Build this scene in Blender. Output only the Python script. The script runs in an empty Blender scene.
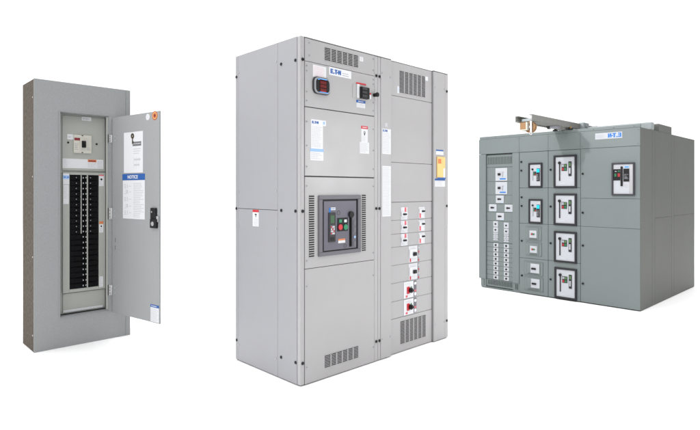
import bpy, bmesh, math, random
from mathutils import Vector, Matrix
random.seed(7)
C = bpy.context.scene.collection
PI = math.pi

# ------------------------------------------------------------------ helpers
def tag(o, label=None, cat=None, group=None, kind=None):
    for k, v in (('label', label), ('category', cat), ('group', group), ('kind', kind)):
        if v: o[k] = v
    return o

def thing(name, label, cat, loc, yaw):
    o = bpy.data.objects.new(name, None); C.objects.link(o)
    o.empty_display_size = .1
    o.location = loc; o.rotation_euler = (0, 0, yaw)
    return tag(o, label, cat)

def mat(name, col, rough=.5, metal=0., noise=0., nscale=30., bump=0., bscale=400., spec=.5, emit=0., coat=0., stretch=None, smudge=0.):
    m = bpy.data.materials.new(name); m.use_nodes = True
    nt = m.node_tree; b = nt.nodes['Principled BSDF']
    b.inputs['Base Color'].default_value = (*col, 1)
    b.inputs['Roughness'].default_value = rough
    b.inputs['Metallic'].default_value = metal
    b.inputs['Specular IOR Level'].default_value = spec
    if emit:
        b.inputs['Emission Color'].default_value = (*col, 1)
        b.inputs['Emission Strength'].default_value = emit
    if coat: b.inputs['Coat Weight'].default_value = coat
    tc = nt.nodes.new('ShaderNodeTexCoord')
    vec = tc.outputs['Object']
    if stretch:
        mp = nt.nodes.new('ShaderNodeMapping'); mp.inputs['Scale'].default_value = stretch
        nt.links.new(vec, mp.inputs['Vector']); vec = mp.outputs['Vector']
    if noise:
        n = nt.nodes.new('ShaderNodeTexNoise'); n.inputs['Scale'].default_value = nscale
        n.inputs['Detail'].default_value = 6; n.inputs['Roughness'].default_value = .62
        nt.links.new(vec, n.inputs['Vector'])
        r = nt.nodes.new('ShaderNodeMapRange')
        r.inputs['From Min'].default_value = .3; r.inputs['From Max'].default_value = .7
        r.inputs['To Min'].default_value = 1 - noise; r.inputs['To Max'].default_value = 1 + noise
        nt.links.new(n.outputs['Fac'], r.inputs['Value'])
        v = nt.nodes.new('ShaderNodeVectorMath'); v.operation = 'SCALE'
        v.inputs[0].default_value = col
        nt.links.new(r.outputs['Result'], v.inputs['Scale'])
        nt.links.new(v.outputs['Vector'], b.inputs['Base Color'])
        if emit: nt.links.new(v.outputs['Vector'], b.inputs['Emission Color'])
    if smudge:                                   # handling marks: uneven gloss
        n3 = nt.nodes.new('ShaderNodeTexNoise'); n3.inputs['Scale'].default_value = 3.5
        n3.inputs['Detail'].default_value = 5
        nt.links.new(tc.outputs['Object'], n3.inputs['Vector'])
        r3 = nt.nodes.new('ShaderNodeMapRange')
        r3.inputs['From Min'].default_value = .3; r3.inputs['From Max'].default_value = .7
        r3.inputs['To Min'].default_value = rough - smudge; r3.inputs['To Max'].default_value = rough + smudge
        nt.links.new(n3.outputs['Fac'], r3.inputs['Value'])
        nt.links.new(r3.outputs['Result'], b.inputs['Roughness'])
    if bump:
        n2 = nt.nodes.new('ShaderNodeTexNoise'); n2.inputs['Scale'].default_value = bscale
        n2.inputs['Detail'].default_value = 2
        nt.links.new(tc.outputs['Object'], n2.inputs['Vector'])
        n4 = nt.nodes.new('ShaderNodeTexNoise'); n4.inputs['Scale'].default_value = 2.2   # slight oil-canning of sheet metal
        n4.inputs['Detail'].default_value = 1
        nt.links.new(tc.outputs['Object'], n4.inputs['Vector'])
        bp0 = nt.nodes.new('ShaderNodeBump'); bp0.inputs['Strength'].default_value = .55; bp0.inputs['Distance'].default_value = .01
        nt.links.new(n4.outputs['Fac'], bp0.inputs['Height'])
        bp = nt.nodes.new('ShaderNodeBump'); bp.inputs['Strength'].default_value = bump
        bp.inputs['Distance'].default_value = .0008
        nt.links.new(n2.outputs['Fac'], bp.inputs['Height'])
        nt.links.new(bp0.outputs['Normal'], bp.inputs['Normal'])
        nt.links.new(bp.outputs['Normal'], b.inputs['Normal'])
    return m

class MB:
    """collects solids; build() links them as ONE mesh object"""
    def __init__(s): s.bm = bmesh.new()
    def box(s, x0, x1, y0, y1, z0, z1, m=0, bev=0):
        if x1 < x0: x0, x1 = x1, x0
        if z1 < z0: z0, z1 = z1, z0
        b = bmesh.new()
        bmesh.ops.create_cube(b, size=1)
        for v in b.verts:
            v.co = Vector(((x0+x1)/2+v.co.x*(x1-x0), (y0+y1)/2+v.co.y*(y1-y0), (z0+z1)/2+v.co.z*(z1-z0)))
        if bev:
            bmesh.ops.bevel(b, geom=b.edges[:], offset=min(bev, .45*min(x1-x0, y1-y0, z1-z0)), segments=2, profile=.5, affect='EDGES')
        return s._add(b, m)
    def _add(s, b, m, mtx=None):
        if mtx: bmesh.ops.transform(b, matrix=mtx, verts=b.verts)
        vm = {}
        for v in b.verts: vm[v] = s.bm.verts.new(v.co)
        for f in b.faces:
            try: nf = s.bm.faces.new([vm[v] for v in f.verts]); nf.material_index = m; nf.smooth = f.smooth
            except ValueError: pass
        b.free(); return s
    def cyl(s, x, y, z, r, h, axis='y', m=0, seg=20, bev=0, r2=None):
        """starts at (x,y,z) and runs h along -y / +x / +z"""
        b = bmesh.new()
        bmesh.ops.create_cone(b, cap_ends=True, segments=seg, radius1=r, radius2=r if r2 is None else r2, depth=h)
        if bev:
            es = [e for e in b.edges if any(len(f.verts) > 4 for f in e.link_faces)]
            bmesh.ops.bevel(b, geom=es, offset=bev, segments=2, profile=.5, affect='EDGES')
        for f in b.faces: f.smooth = len(f.verts) == 4
        M = Matrix.Translation((0, 0, h/2))
        if axis == 'y': M = Matrix.Rotation(PI/2, 4, 'X') @ M
        if axis == 'x': M = Matrix.Rotation(PI/2, 4, 'Y') @ M
        return s._add(b, m, Matrix.Translation((x, y, z)) @ M)
    def ring(s, x, y, z, r0, r1, h, m=0, seg=28):
        b = bmesh.new(); L = []
        for k in range(seg):
            a = 2*PI*k/seg; c, d = math.cos(a), math.sin(a)
            L.append([b.verts.new((x+r*c, yy, z+r*d)) for r, yy in ((r0, y), (r1, y), (r1, y-h), (r0, y-h))])
        for k in range(seg):
            A, B = L[k], L[(k+1) % seg]
            for i in range(4):
                b.faces.new((A[i], A[(i+1) % 4], B[(i+1) % 4], B[i]))
        bmesh.ops.recalc_face_normals(b, faces=b.faces)
        return s._add(b, m)
    def prism(s, pts, y0, y1, m=0):
        b = bmesh.new()
        f = [b.verts.new((x, y0, z)) for x, z in pts]; g = [b.verts.new((x, y1, z)) for x, z in pts]
        b.faces.new(f); b.faces.new(g[::-1])
        for i in range(len(pts)):
            j = (i+1) % len(pts); b.faces.new((f[j], f[i], g[i], g[j]))
        bmesh.ops.recalc_face_normals(b, faces=b.faces)
        return s._add(b, m)
    def rounded(s, x0, x1, z0, z1, r, y, t, m=0, n=6):
        """rounded slab whose front face stands t proud of y"""
        pts = []
        for cx, cz, a0 in ((x1-r, z1-r, 0), (x0+r, z1-r, PI/2), (x0+r, z0+r, PI), (x1-r, z0+r, 1.5*PI)):
            for k in range(n+1):
                a = a0+PI/2*k/n; pts.append((cx+r*math.cos(a), cz+r*math.sin(a)))
        return s.prism(pts, y-t, y, m)
    def build(s, name, mats, parent=None, label=None, loc=None, rotz=None):
        bmesh.ops.recalc_face_normals(s.bm, faces=s.bm.faces)
        me = bpy.data.meshes.new(name); s.bm.to_mesh(me); s.bm.free()
        for m in (mats if isinstance(mats, (list, tuple)) else [mats]): me.materials.append(m)
        o = bpy.data.objects.new(name, me); C.objects.link(o)
        if parent: o.parent = parent
        if loc: o.location = loc
        if rotz is not None: o.rotation_euler = (0, 0, rotz)
        if label: o['label'] = label
        return o

def box(name, m, parent, x0, x1, y0, y1, z0, z1, bev=0, label=None):
    return MB().box(x0, x1, y0, y1, z0, z1, 0, bev).build(name, m, parent, label)

def lettering(name, s, x0, x1, z0, z1, y, m, parent, bold=.02, mirror=False):
    cu = bpy.data.curves.new(name, 'FONT'); cu.body = s; cu.extrude = .02; cu.offset = bold
    t = bpy.data.objects.new(name, cu); C.objects.link(t)
    bpy.context.view_layer.update()
    me = bpy.data.meshes.new_from_object(t)
    bpy.data.objects.remove(t)
    X = [v.co.x for v in me.vertices]; Y = [v.co.y for v in me.vertices]
    ax, bx, ay, by = min(X), max(X), min(Y), max(Y)
    for v in me.vertices:
        u = (v.co.x-ax)/(bx-ax); w = (v.co.y-ay)/(by-ay)
        if mirror: u = 1-u
        v.co = Vector((x0+u*(x1-x0), y-.0004-.0006*(v.co.z > 0), z0+w*(z1-z0)))
    me.materials.clear(); me.materials.append(m)
    o = bpy.data.objects.new(name, me); C.objects.link(o); o.parent = parent
    return o

def logo(name, x0, x1, z0, z1, y, m, parent, mirror=False):
    """blue E . T . N wordmark with round dots for the vowels"""
    b = MB(); W = x1-x0; Hh = z1-z0
    def X(u): return (x1-u*W) if mirror else (x0+u*W)
    def Z(w): return z0+w*Hh
    def R(u0, u1, w0, w1): b.box(min(X(u0), X(u1)), max(X(u0), X(u1)), y-.001, y, Z(w0), Z(w1))
    R(0, .10, 0, 1); R(.10, .25, 0, .23); R(.10, .23, .39, .61); R(.10, .25, .77, 1)
    b.cyl(X(.325), y, Z(.14), .055*W, .001, 'y', 0, 16)
    R(.385, .655, .77, 1); R(.46, .58, 0, .77)
    b.cyl(X(.675), y, Z(.42), .055*W, .001, 'y', 0, 16)
    R(.735, .83, 0, 1); R(.905, 1, 0, 1)
    b.prism([(X(.83), Z(1)), (X(.84), Z(1)), (X(.905), Z(.45)), (X(.905), Z(0)), (X(.895), Z(0)), (X(.83), Z(.55))], y-.001, y)
    return b.build(name, m, parent)

def fineprint(b, x0, x1, z0, z1, y, rows, m=1, ragged=.4, fill=.35):
    """rows of print too small to read, printed on a label"""
    p = (z1-z0)/rows
    for k in range(rows):
        z = z1-p*(k+.5); x = x0
        end = x1-(x1-x0)*ragged*random.random()
        while x < end-.002:
            w = min(random.uniform(.008, .022), end-x)
            b.box(x, x+w, y-.0003, y, z-p*fill/2, z+p*fill/2, m); x += w+.004

# ------------------------------------------------------------------ materials
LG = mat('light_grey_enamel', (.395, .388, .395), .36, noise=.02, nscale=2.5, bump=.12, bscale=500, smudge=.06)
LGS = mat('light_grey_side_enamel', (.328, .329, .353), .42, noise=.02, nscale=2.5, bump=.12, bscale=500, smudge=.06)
MG = mat('mid_grey_enamel', (.315, .325, .332), .5, noise=.075, nscale=110, bump=.2, bscale=420, smudge=.05)
MGI = mat('olive_grey_enamel', (.37, .38, .35), .5, noise=.03, nscale=120, bump=.15, bscale=420)
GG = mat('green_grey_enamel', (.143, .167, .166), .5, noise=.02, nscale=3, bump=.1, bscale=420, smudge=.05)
GGD = mat('green_grey_enamel_shaded', (.085, .10, .097), .6)  # darker copy of the green-grey enamel, shade of seams put into the colour
GGS = mat('olive_side_enamel_shaded', (.094, .099, .091), .55, noise=.02, nscale=4, bump=.1, bscale=420)  # olive side enamel, darkened further for the shade on that face
GALV = mat('weathered_galvanised_steel', (.104, .089, .073), .9, metal=0, spec=.12, noise=.34, nscale=38, bump=.3, bscale=120)
GAP = mat('dark_gasket_shadow_gap', (.13, .13, .135), .8)  # dark behind door seams; also colours the shadow line under the cabinet
ROOF = mat('roof_edge_grey', (.15, .15, .155), .6)
BLK = mat('black_plastic', (.010, .010, .011), .4, spec=.25)
BLK2 = mat('black_breaker_plastic', (.004, .004, .005), .7, spec=.12, noise=.2, nscale=60)
SLOT = mat('vent_opening_black', (.012, .012, .013), .8)
DGR = mat('charcoal_plastic', (.042, .042, .047), .5, spec=.25, noise=.04, nscale=40)
BEZ = mat('breaker_surround_grey', (.13, .125, .145), .45, noise=.03, nscale=20)
FACE = mat('breaker_face_grey', (.11, .105, .135), .38, noise=.03, nscale=12)
WHT = mat('white_label', (.66, .67, .69), .5)
WHB = mat('white_breaker_plate', (.70, .71, .74), .45)
WHG = mat('off_white_moulding', (.62, .63, .66), .45)
BEI2 = mat('pale_edge_enamel', (.44, .45, .42), .5)
BEI = mat('beige_moulding', (.55, .54, .48), .45)
PRT = mat('grey_print', (.30, .31, .34), .6)
PRTL = mat('pale_print', (.50, .50, .53), .6)
PRTP = mat('pink_print', (.72, .50, .54), .6)
RED = mat('red_plastic', (.55, .02, .035), .45)
REDB = mat('dark_red_label', (.20, .02, .03), .5)
PNK = mat('pale_red_label', (.65, .12, .15), .5)
BLU = mat('blue_label', (.015, .10, .36), .5)
BLL = mat('bright_blue_mark', (.006, .14, .46), .5)
LBL = mat('light_blue_label', (.30, .48, .80), .5)
ORG = mat('orange_label', (.62, .20, .07), .5)
ORR = mat('orange_seal', (.50, .10, .02), .5)
YEL = mat('manila_yellow', (.75, .52, .20), .6, noise=.06, nscale=20)
GRN = mat('green_button', (.01, .22, .10), .4)
GRD = mat('dim_green_screen', (.03, .10, .04), .3)
GRL = mat('lit_green_window', (.16, .30, .12), .4)
CYN = mat('lit_cyan_screen', (.0, .38, .62), .3, emit=.55)
BGL = mat('lit_blue_trim', (.10, .35, .85), .3, emit=.35)
RDG = mat('lit_red_digits', (.42, .02, .015), .3, emit=.35)
DRD = mat('dark_red_window', (.05, .008, .008), .15)
SIL = mat('zinc_plated_steel', (.50, .50, .51), .35, metal=.6)
SILW = mat('bright_zinc_hinge', (.55, .55, .55), .4, metal=.3)
BRS = mat('brass', (.30, .20, .06), .4, metal=.7)
KEYM = mat('dark_bronze_key', (.08, .06, .035), .4, metal=.4)
BRN = mat('varnished_brown_winch', (.24, .122, .044), .45, noise=.12, nscale=25)
RAILM = mat('hoist_rail_grey', (.20, .20, .187), .5, noise=.05, nscale=15)
RAILL = mat('hoist_rail_pale_grey', (.27, .30, .31), .45)
WH3 = mat('pale_grey_breaker_plate', (.41, .425, .455), .45)
DG3 = mat('dark_frame_plastic', (.020, .020, .023), .5, spec=.25)
RD3 = mat('dark_red_button', (.30, .012, .016), .45)
GN3 = mat('dark_green_button', (.012, .13, .05), .45)
GL3 = mat('dull_green_window', (.07, .15, .055), .4)
FLR = mat('white_studio_floor', (.95, .95, .95), .7)

# ------------------------------------------------------------------ setting
f = MB().box(-18, 18, -4, 18, -.05, 0).build('floor', FLR)
f['kind'] = 'structure'

def screw(parent, x, z, y, r=.011, m=None, h=.006, name='bolt', axis='y'):
    b = MB()
    if axis == 'y':
        b.cyl(x, y, z, r, h, 'y', 0, 14, bev=min(.002, r*.3))
    else:
        # on a side whose outward normal is -x (left) or +x (right)
        b.cyl(x, y, z, r, h, 'x', 0, 14, bev=min(.002, r*.3))
    return b.build(name, m or BLK, parent)

def louvre(name, parent, x0, x1, z0, z1, y, cols, rows, paint, gap=.28, slat=.42, frame=False):
    """punched ventilation panel: dark opening with real slats and mullions in front"""
    b = MB()
    b.box(x0, x1, y-.0008, y+.0035, z0, z1, 1)
    cw = (x1-x0)/cols; p = (z1-z0)/rows
    for c in range(cols):
        a = x0+c*cw
        if c: b.box(a-cw*gap/2, a+cw*gap/2, y-.004, y-.0008, z0, z1, 0)
    for r in range(rows+1):
        z = z0+r*p; hh = p*slat/2
        lo, hi = max(z0, z-hh), min(z1, z+hh)
        b.box(x0, x1, y-.003, y-.0008, lo, hi, 0)
    return b.build(name, [paint, SLOT], parent)

# =================================================================== 1 PANELBOARD
P1 = thing('electrical_panel', 'tall narrow grey panelboard with its inner door hanging open beside rows of black breakers', 'electrical panel',
           (-2.52689, 4.19577, 0), .766657)
W, D, H = .7561, .3712, 2.194
b = MB()
b.box(0, .012, .004, D, 0, H); b.box(W-.012, W, .004, D, 0, H)
b.box(.012, W-.012, D-.012, D, 0, H); b.box(.012, W-.012, .004, D-.012, 0, .012); b.box(.012, W-.012, .004, D-.012, H-.012, H)
b.build('enclosure', GALV, P1, 'weathered brownish galvanised steel box')
# trim front: four sheets round the opening, with a folded right edge and a return into the box
OX0, OX1, OZ0, OZ1 = .190, .568, .253, 1.945
b = MB()
b.box(-.003, OX0, -.002, .0035, -.002, H+.002); b.box(OX1, .718, -.002, .0035, -.002, H+.002)
b.box(.7215, W+.003, -.002, .0035, -.002, H+.002)
b.box(.718, .7215, .001, .0035, -.002, H+.002)
b.box(OX0, OX1, -.002, .0035, -.002, OZ0); b.box(OX0, OX1, -.002, .0035, OZ1, H+.002)
b.box(OX0-.003, OX0, .0035, .075, OZ0, OZ1); b.box(OX1, OX1+.003, .0035, .075, OZ0, OZ1)
b.box(OX0-.003, OX1+.003, .0035, .075, OZ0-.003, OZ0); b.box(OX0-.003, OX1+.003, .0035, .075, OZ1, OZ1+.003)
b.build('trim_front', MG, P1)
b = MB()   # raised frame the door closes against
b.box(.178, .187, -.008, -.002, .240, 1.956, 0, .002); b.box(.187, .598, -.008, -.002, 1.949, 1.956, 0, .002)
b.box(.187, .598, -.008, -.002, .240, .247, 0, .002); b.box(.574, .598, -.006, -.002, .247, 1.949, 0, .002)
b.build('door_frame', MG, P1)
DF = MB()
DF.box(.196, .565, .060, .063, .262, 1.943)
DF.box(.218, .562, .052, .060, 1.468, 1.930, 0, .003)
DF.box(.222, .562, .052, .060, .272, .432, 0, .003)
dead = DF.build('dead_front', MGI, P1)
box('frame_edge', BEI2, P1, .5575, .5675, .001, .020, .256, 1.942, .002)
# lower cover with breaker window
b = MB()
b.box(.219, .272, .040, .060, .437, 1.452, 0, .003); b.box(.505, .562, .040, .060, .437, 1.452, 0, .003)
b.box(.272, .505, .040, .060, 1.431, 1.452, 0, .003); b.box(.272, .505, .040, .060, .437, .464, 0, .003)
b.box(.4065, .416, .036, .060, .464, 1.431, 0, .001); b.box(.3575, .3645, .036, .060, .93, 1.431, 0, .001)
b.box(.272, .505, .057, .060, .464, 1.431, 1)
cover = b.build('breaker_cover', [MGI, BLK2], P1)
# 2 x 21 breakers
pitch = (1.431-.464)/21
def mk_breaker(kind):
    b = MB()
    w = .112 if kind == 'L' else .113
    b.box(0, w, -.012, 0, -pitch*.46, pitch*.46, 0, .0025)
    b.box(w*.35 if kind == 'L' else w*.2, w*.8 if kind == 'L' else w*.65, -.0165, -.012, -pitch*.34, pitch*.34, 0, .003)
    return b
srcs = {}
for side in 'LR':
    for k in range(21):
        z = 1.431-pitch*(k+.5)
        x = .273 if side == 'L' else .3895
        key = (side, k < 11)
        if key not in srcs:
            b = mk_breaker(side)
            if k < 11: 
                xx = .048 if side == 'L' else .045
                b.box(xx, xx+.005, -.0175, -.0165, -.0035, .0025, 1)
            o = b.build('branch_breaker', [BLK2, PRTL], P1)
            h = MB(); hx = .098 if side == 'L' else .004
            h.box(hx, hx+.011, -.022, -.012, -.010, .010, 1, .003)
            h.box(hx+.002, hx+.0095, -.024, -.022, -.0055, .0045, 0, .001)
            h = h.build('breaker_handle', [PRTL, BLK], o)
            srcs[key] = (o, h)
        else:
            so, sh = srcs[key]
            o = so.copy(); C.objects.link(o); h = sh.copy(); C.objects.link(h); h.parent = o
        o.location = (x+random.uniform(-.0008, .0008), .057+random.uniform(-.001, .001), z+random.uniform(-.0006, .0006))
        h.location = (0, 0, random.uniform(-.0015, .0015))
# main breaker
b = MB(); b.box(.303, .447, .040, .052, 1.617, 1.772, 0, .004); b.box(.352, .408, .034, .040, 1.650, 1.742, 0, .003)
fineprint(b, .312, .345, 1.64, 1.70, .040, 4, 1); fineprint(b, .412, .440, 1.64, 1.67, .040, 2, 1)
b.box(.365, .378, .0392, .040, 1.619, 1.626, 2); b.box(.365, .378, .0392, .040, 1.763, 1.770, 2)
mb = b.build('main_breaker', [BEI, PRT, BLK], P1)
b = MB(); b.box(.364, .398, .026, .034, 1.664, 1.722, 0, .004); b.box(.370, .392, .008, .026, 1.695, 1.718, 0, .004)
b.build('toggle', BLK, mb)
box('rating_label', REDB, mb, .308, .353, .039, .0398, 1.723, 1.746)
b = MB(); b.box(.256, .304, .0498, .0518, 1.729, 1.773); fineprint(b, .262, .300, 1.742, 1.760, .0498, 2, 1)
b.build('brand_sticker', [WHT, PRT], dead)
for x in (.263, .490): screw(P1, x, 1.702, .052, .008)
b = MB(); b.box(.370, .446, .0505, .0518, 1.898, 1.930); fineprint(b, .376, .440, 1.903, 1.925, .0505, 3, 1)
b.build('sticker', [WHT, PRT], dead)
b = MB(); b.box(.220, .546, .0507, .0519, 1.487, 1.567)
fineprint(b, .226, .262, 1.493, 1.561, .0507, 7, 1); fineprint(b, .418, .488, 1.493, 1.538, .0507, 5, 1); fineprint(b, .498, .540, 1.493, 1.555, .0507, 6, 1)
b.box(.418, .488, .0502, .0506, 1.543, 1.566, 2); b.box(.424, .482, .0498, .0501, 1.548, 1.557, 3)
b.build('warning_strip', [WHT, PRTL, ORG, REDB], dead)
b = MB(); b.box(.221, .268, .0392, .040, 1.350, 1.440, 0); b.box(.221, .268, .0386, .0391, 1.395, 1.425, 1); b.box(.223, .264, .0392, .040, 1.185, 1.345, 0)
fineprint(b, .226, .262, 1.23, 1.335, .0392, 8, 2)
for c, s in ((.228, 1.410), (.252, 1.410)): b.box(c, c+.012, .0380, .0385, s-.004, s+.004, 3)
b.build('rating_label', [WHT, LBL, PRTL, BLU], cover)
b = MB(); b.box(.507, .546, .0392, .040, 1.336, 1.435); b.box(.507, .546, .0386, .0391, 1.425, 1.435, 1); b.cyl(.526, .0392, 1.395, .009, .0004, 'y', 2, 10); fineprint(b, .511, .542, 1.34, 1.38, .0392, 4, 3)
b.build('warning_label', [WHT, PNK, BLK, PRTL], cover)
b = MB(); b.box(.507, .542, .0392, .040, .930, 1.028); b.box(.507, .542, .0386, .0391, 1.005, 1.028, 1); b.box(.52, .53, .0387, .0391, .978, .992, 2); fineprint(b, .511, .538, .937, .97, .0392, 3, 3)
b.build('warning_label', [WHT, ORG, BLK, PRTL], cover)
b = MB(); b.box(.509, .540, .0392, .040, .455, .546); fineprint(b, .512, .537, .462, .54, .0392, 5, 1)
b.build('small_label', [WHT, PRTL], cover)
b = MB(); b.box(.226, .540, .050, .0518, .275, .292); fineprint(b, .23, .536, .277, .290, .050, 1, 1, 0, .4)
b.build('bottom_strip', [WHB, PRTL], dead)
for z in (.400, .303, .268+.012, 1.63, 1.01, 1.25): screw(P1, .567, z, .03, .005, KEYM, .002, 'screw', 'x')
# hinges
for z0, z1 in ((1.716, 1.786), (1.046, 1.146), (.380, .470)):
    b = MB(); b.cyl(.594, -.012, z0, .0075, z1-z0, 'z', 0, 14)
    b.box(.570, .592, -.0095, -.006, z0, z1, 0, .001); b.box(.5675, .5705, -.0095, .006, z0, z1, 1)
    for q in (.22, .5, .78): b.cyl(.579, -.0095, z0+(z1-z0)*q, .0035, .001, 'y', 1, 8)
    b.build('hinge', [SILW, BLK], P1)
for z in (.13, .762, 1.41, 2.05):
    b = MB(); b.cyl(-.004, .040, z, .006, .005, 'x', 0, 10); b.build('screw', SIL, P1)
# the door, hinged on the right and swung out about 100 degrees
DL = .696; DZ0, DZ1 = .229, 1.936
b = MB()
b.box(.004, DL, 0, .003, DZ0, DZ1, 0)
b.box(.004, DL, .003, .010, DZ1-.003, DZ1); b.box(.004, DL, .003, .010, DZ0, DZ0+.003)
b.box(.004, .007, .003, .010, DZ0+.003, DZ1-.003); b.box(DL-.003, DL, .003, .010, DZ0+.003, DZ1-.003)
door = b.build('door', MG, P1, 'inner door swung wide open', (.600, -.010, 0), -math.radians(79.8))
b = MB(); b.box(.186, .467, -.0012, -.0002, 1.447, 1.791); fineprint(b, .33, .44, 1.60, 1.655, -.0012, 3, 1)
fineprint(b, .34, .44, 1.49, 1.58, -.0012, 2, 2)
for x in (.33, .37, .41): b.box(x, x+.002, -.0015, -.0012, 1.48, 1.58, 2)
b.box(.318, .443, -.0016, -.0012, 1.671, 1.707, 3); fineprint(b, .325, .437, 1.68, 1.70, -.0016, 1, 1, 0, .4)
b.build('instruction_sheet', [WHB, PRTL, PRTL, ROOF], door)
b = MB(); b.ring(.318, -.002, 1.757, .008, .022, .003, 0, 18); b.box(.313, .323, -.005, -.002, 1.690, 1.737, 0, .001); b.box(.323, .332, -.005, -.002, 1.695, 1.712, 0)
b.build('key', KEYM, door)
b = MB(); b.box(.170, .493, -.0012, -.0002, 1.059, 1.3845, 0)
fineprint(b, .33, .485, 1.07, 1.365, -.0012, 20, 2, .5, .4)
for k, z in enumerate((1.34, 1.29, 1.23, 1.17, 1.115)):
    b.ring(.205+.02*(k % 2), -.0012, z, .010, .0125, .0003, 1, 12); b.box(.24, .243, -.0015, -.0012, z-.02, z+.012, 1); b.box(.26, .30, -.0015, -.0012, z-.006, z-.004, 1); b.box(.19, .225, -.0015, -.0012, z-.021, z-.019, 1)
nt_ = b.build('notice_sheet', [WHB, PRT, PRTL], door)
box('notice_header', BLU, nt_, .163, .495, -.0016, -.0002, 1.3855, 1.438)
lettering('notice_lettering', 'NOTICE', .245, .395, 1.398, 1.427, -.0016, WHB, nt_, .03)
b = MB(); b.cyl(.535, 0, 1.900, .026, .0012, 'y', 0, 24); fineprint(b, .52, .55, 1.885, 1.915, -.0012, 3, 1); b.build('round_sticker', [WHB, PRTL], door, 'white round sticker')
b = MB(); b.cyl(.632, 0, 1.903, .036, .0012, 'y', 0, 28); b.ring(.632, -.0012, 1.903, .021, .027, .0004, 1); b.cyl(.632, -.0012, 1.903, .011, .0005, 'y', 2, 16)
b.build('round_sticker', [ORR, YEL, REDB], door, 'orange round sticker')
b = MB(); b.box(.590, .664, -.016, 0, 1.070, 1.158, 0, .005); b.box(.590, .676, -.020, 0, .995, 1.070, 0, .005)
b.cyl(.632, -.020, 1.030, .018, .006, 'y', 1, 18, .002); b.box(.660, .690, -.010, 0, 1.046, 1.093, 1, .003); b.cyl(.612, -.016, 1.125, .007, .002, 'y', 1, 10)
b.build('door_lock', [BLK, SIL], door)
b = MB(); b.box(.575, .688, -.0012, -.0002, .236, .352, 0); b.box(.572, .688, -.0014, -.0002, .3525, .374, 1); fineprint(b, .582, .68, .243, .345, -.0012, 11, 2, .2); fineprint(b, .585, .66, .357, .369, -.0014, 1, 0, 0, .5)
b.build('safety_label', [WHB, BLU, PRTL], door)
for z in (.866, .799): 
    b = MB(); b.box(.048, .056, -.0012, 0, z-.016, z+.016, 1); b.box(.056, .070, -.004, 0, z-.014, z+.014, 0, .002); b.build('door_clip', [SIL, BLK], door)
for z0, z1 in ((1.716, 1.786), (1.046, 1.146), (.380, .470)):
    for q in (.25, .75): MB().cyl(.046, 0, z0+(z1-z0)*q, .007, .003, 'y', 0, 10, .001).build('hinge_rivet', SILW, door)

# =================================================================== 2 SWITCHGEAR
P2 = thing('switchgear_cabinet', 'tallest light grey switchgear cabinet with a big framed power breaker and a lit meter', 'switchgear cabinet',
           (-.326634, 3.464253, 0), .773331)
W, D, H = 1.664, .7896, 2.3262
b = MB()
b.box(.006, .9085, .014, D, .004, H-.008); b.box(.9085, 1.4555, .030, D, .004, H-.008, 1); b.box(1.4555, W-.001, .014, D, .004, H-.008)
b.build('enclosure', [GAP, LG], P2)
box('shadow_gap_base', GAP, P2, .02, W-.02, .05, D-.02, 0, .0035)  # added dark recessed base, stands in for the contact shadow
b = MB(); b.box(.034, .9085, .001, D-.001, H-.0075, H-.002); b.box(.9085, 1.4555, .024, D-.001, H-.0075, H-.002); b.box(1.4555, W, .001, D-.001, H-.0075, H-.002)
b.build('roof_panel', [ROOF], P2)
TOP = H-.010
def panel(name, x0, x1, z0, z1, y=0, t=.012, m=LG, parent=P2, bev=.0022, label=None):
    return box(name, m, parent, x0, x1, y, y+t, z0, z1, bev, label)
# corner post, strips, pilasters
box('corner_post', LG, P2, 0, .0335, 0, .037, .007, H, .006)
b = MB(); b.box(.7145, .7520, .001, .0135, .007, TOP, 0, .002); b.box(.7540, .7820, .001, .0135, .007, TOP, 0, .002); b.build('frame_post', LG, P2)
pil = box('wiring_cover', LG, P2, .7840, .9065, -.002, .0395, .007, TOP, .004)
pil2 = box('wiring_cover', LG, P2, 1.4570, 1.6175, -.002, .0395, .007, TOP, .004)
box('corner_post', LG, P2, 1.6200, W, 0, .0395, .007, TOP, .003)
# left compartment doors
d_top = panel('vent_panel', .0375, .7125, 2.1655, TOP)
d_met = panel('meter_door', .0375, .7125, 1.8620, 2.1620)
d_lab = panel('hinged_door', .0375, .7125, 1.3985, 1.8560)
d_brk = panel('breaker_door', .0375, .7125, .7770, 1.3905)
d_bot = panel('lower_door', .0375, .7125, .007, .7735)
louvre('vent', d_top, .214, .538, 2.198, 2.286, -.0002, 6, 8, LG, .15, .31)
louvre('vent', d_bot, .214, .540, .077, .162, -.0002, 6, 8, LG, .15, .31)
louvre('vent', d_brk, .072, .118, .850, 1.268, -.0002, 1, 27, LG, 0, .38)
louvre('vent', d_brk, .579, .620, .850, 1.270, -.0002, 1, 27, LG, 0, .38)
b = MB(); b.box(.556, .592, -.001, 0, 2.250, 2.283); b.box(.572, .574, -.0014, -.001, 2.255, 2.28, 1); b.build('sticker', [WHT, PRT], d_top)
# door edge hardware
for zc, ps in ((d_top, (2.205, 2.29)), (d_met, (1.90, 1.96, 2.10, 2.135)), (d_lab, (1.46, 1.60, 1.76)), (d_brk, (.83, 1.33)), (d_bot, (.12, .66))):
    for z in ps:
        for x in ((.052, .702) if zc is not d_top else (.702, .075)):
            b = MB(); b.cyl(x, 0, z, .006, .003, 'y', 0, 10, .001); b.box(x-.0045, x+.0045, -.0034, -.003, z-.001, z+.001, 1); b.build('screw', [LGS, GAP], zc)
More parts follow.
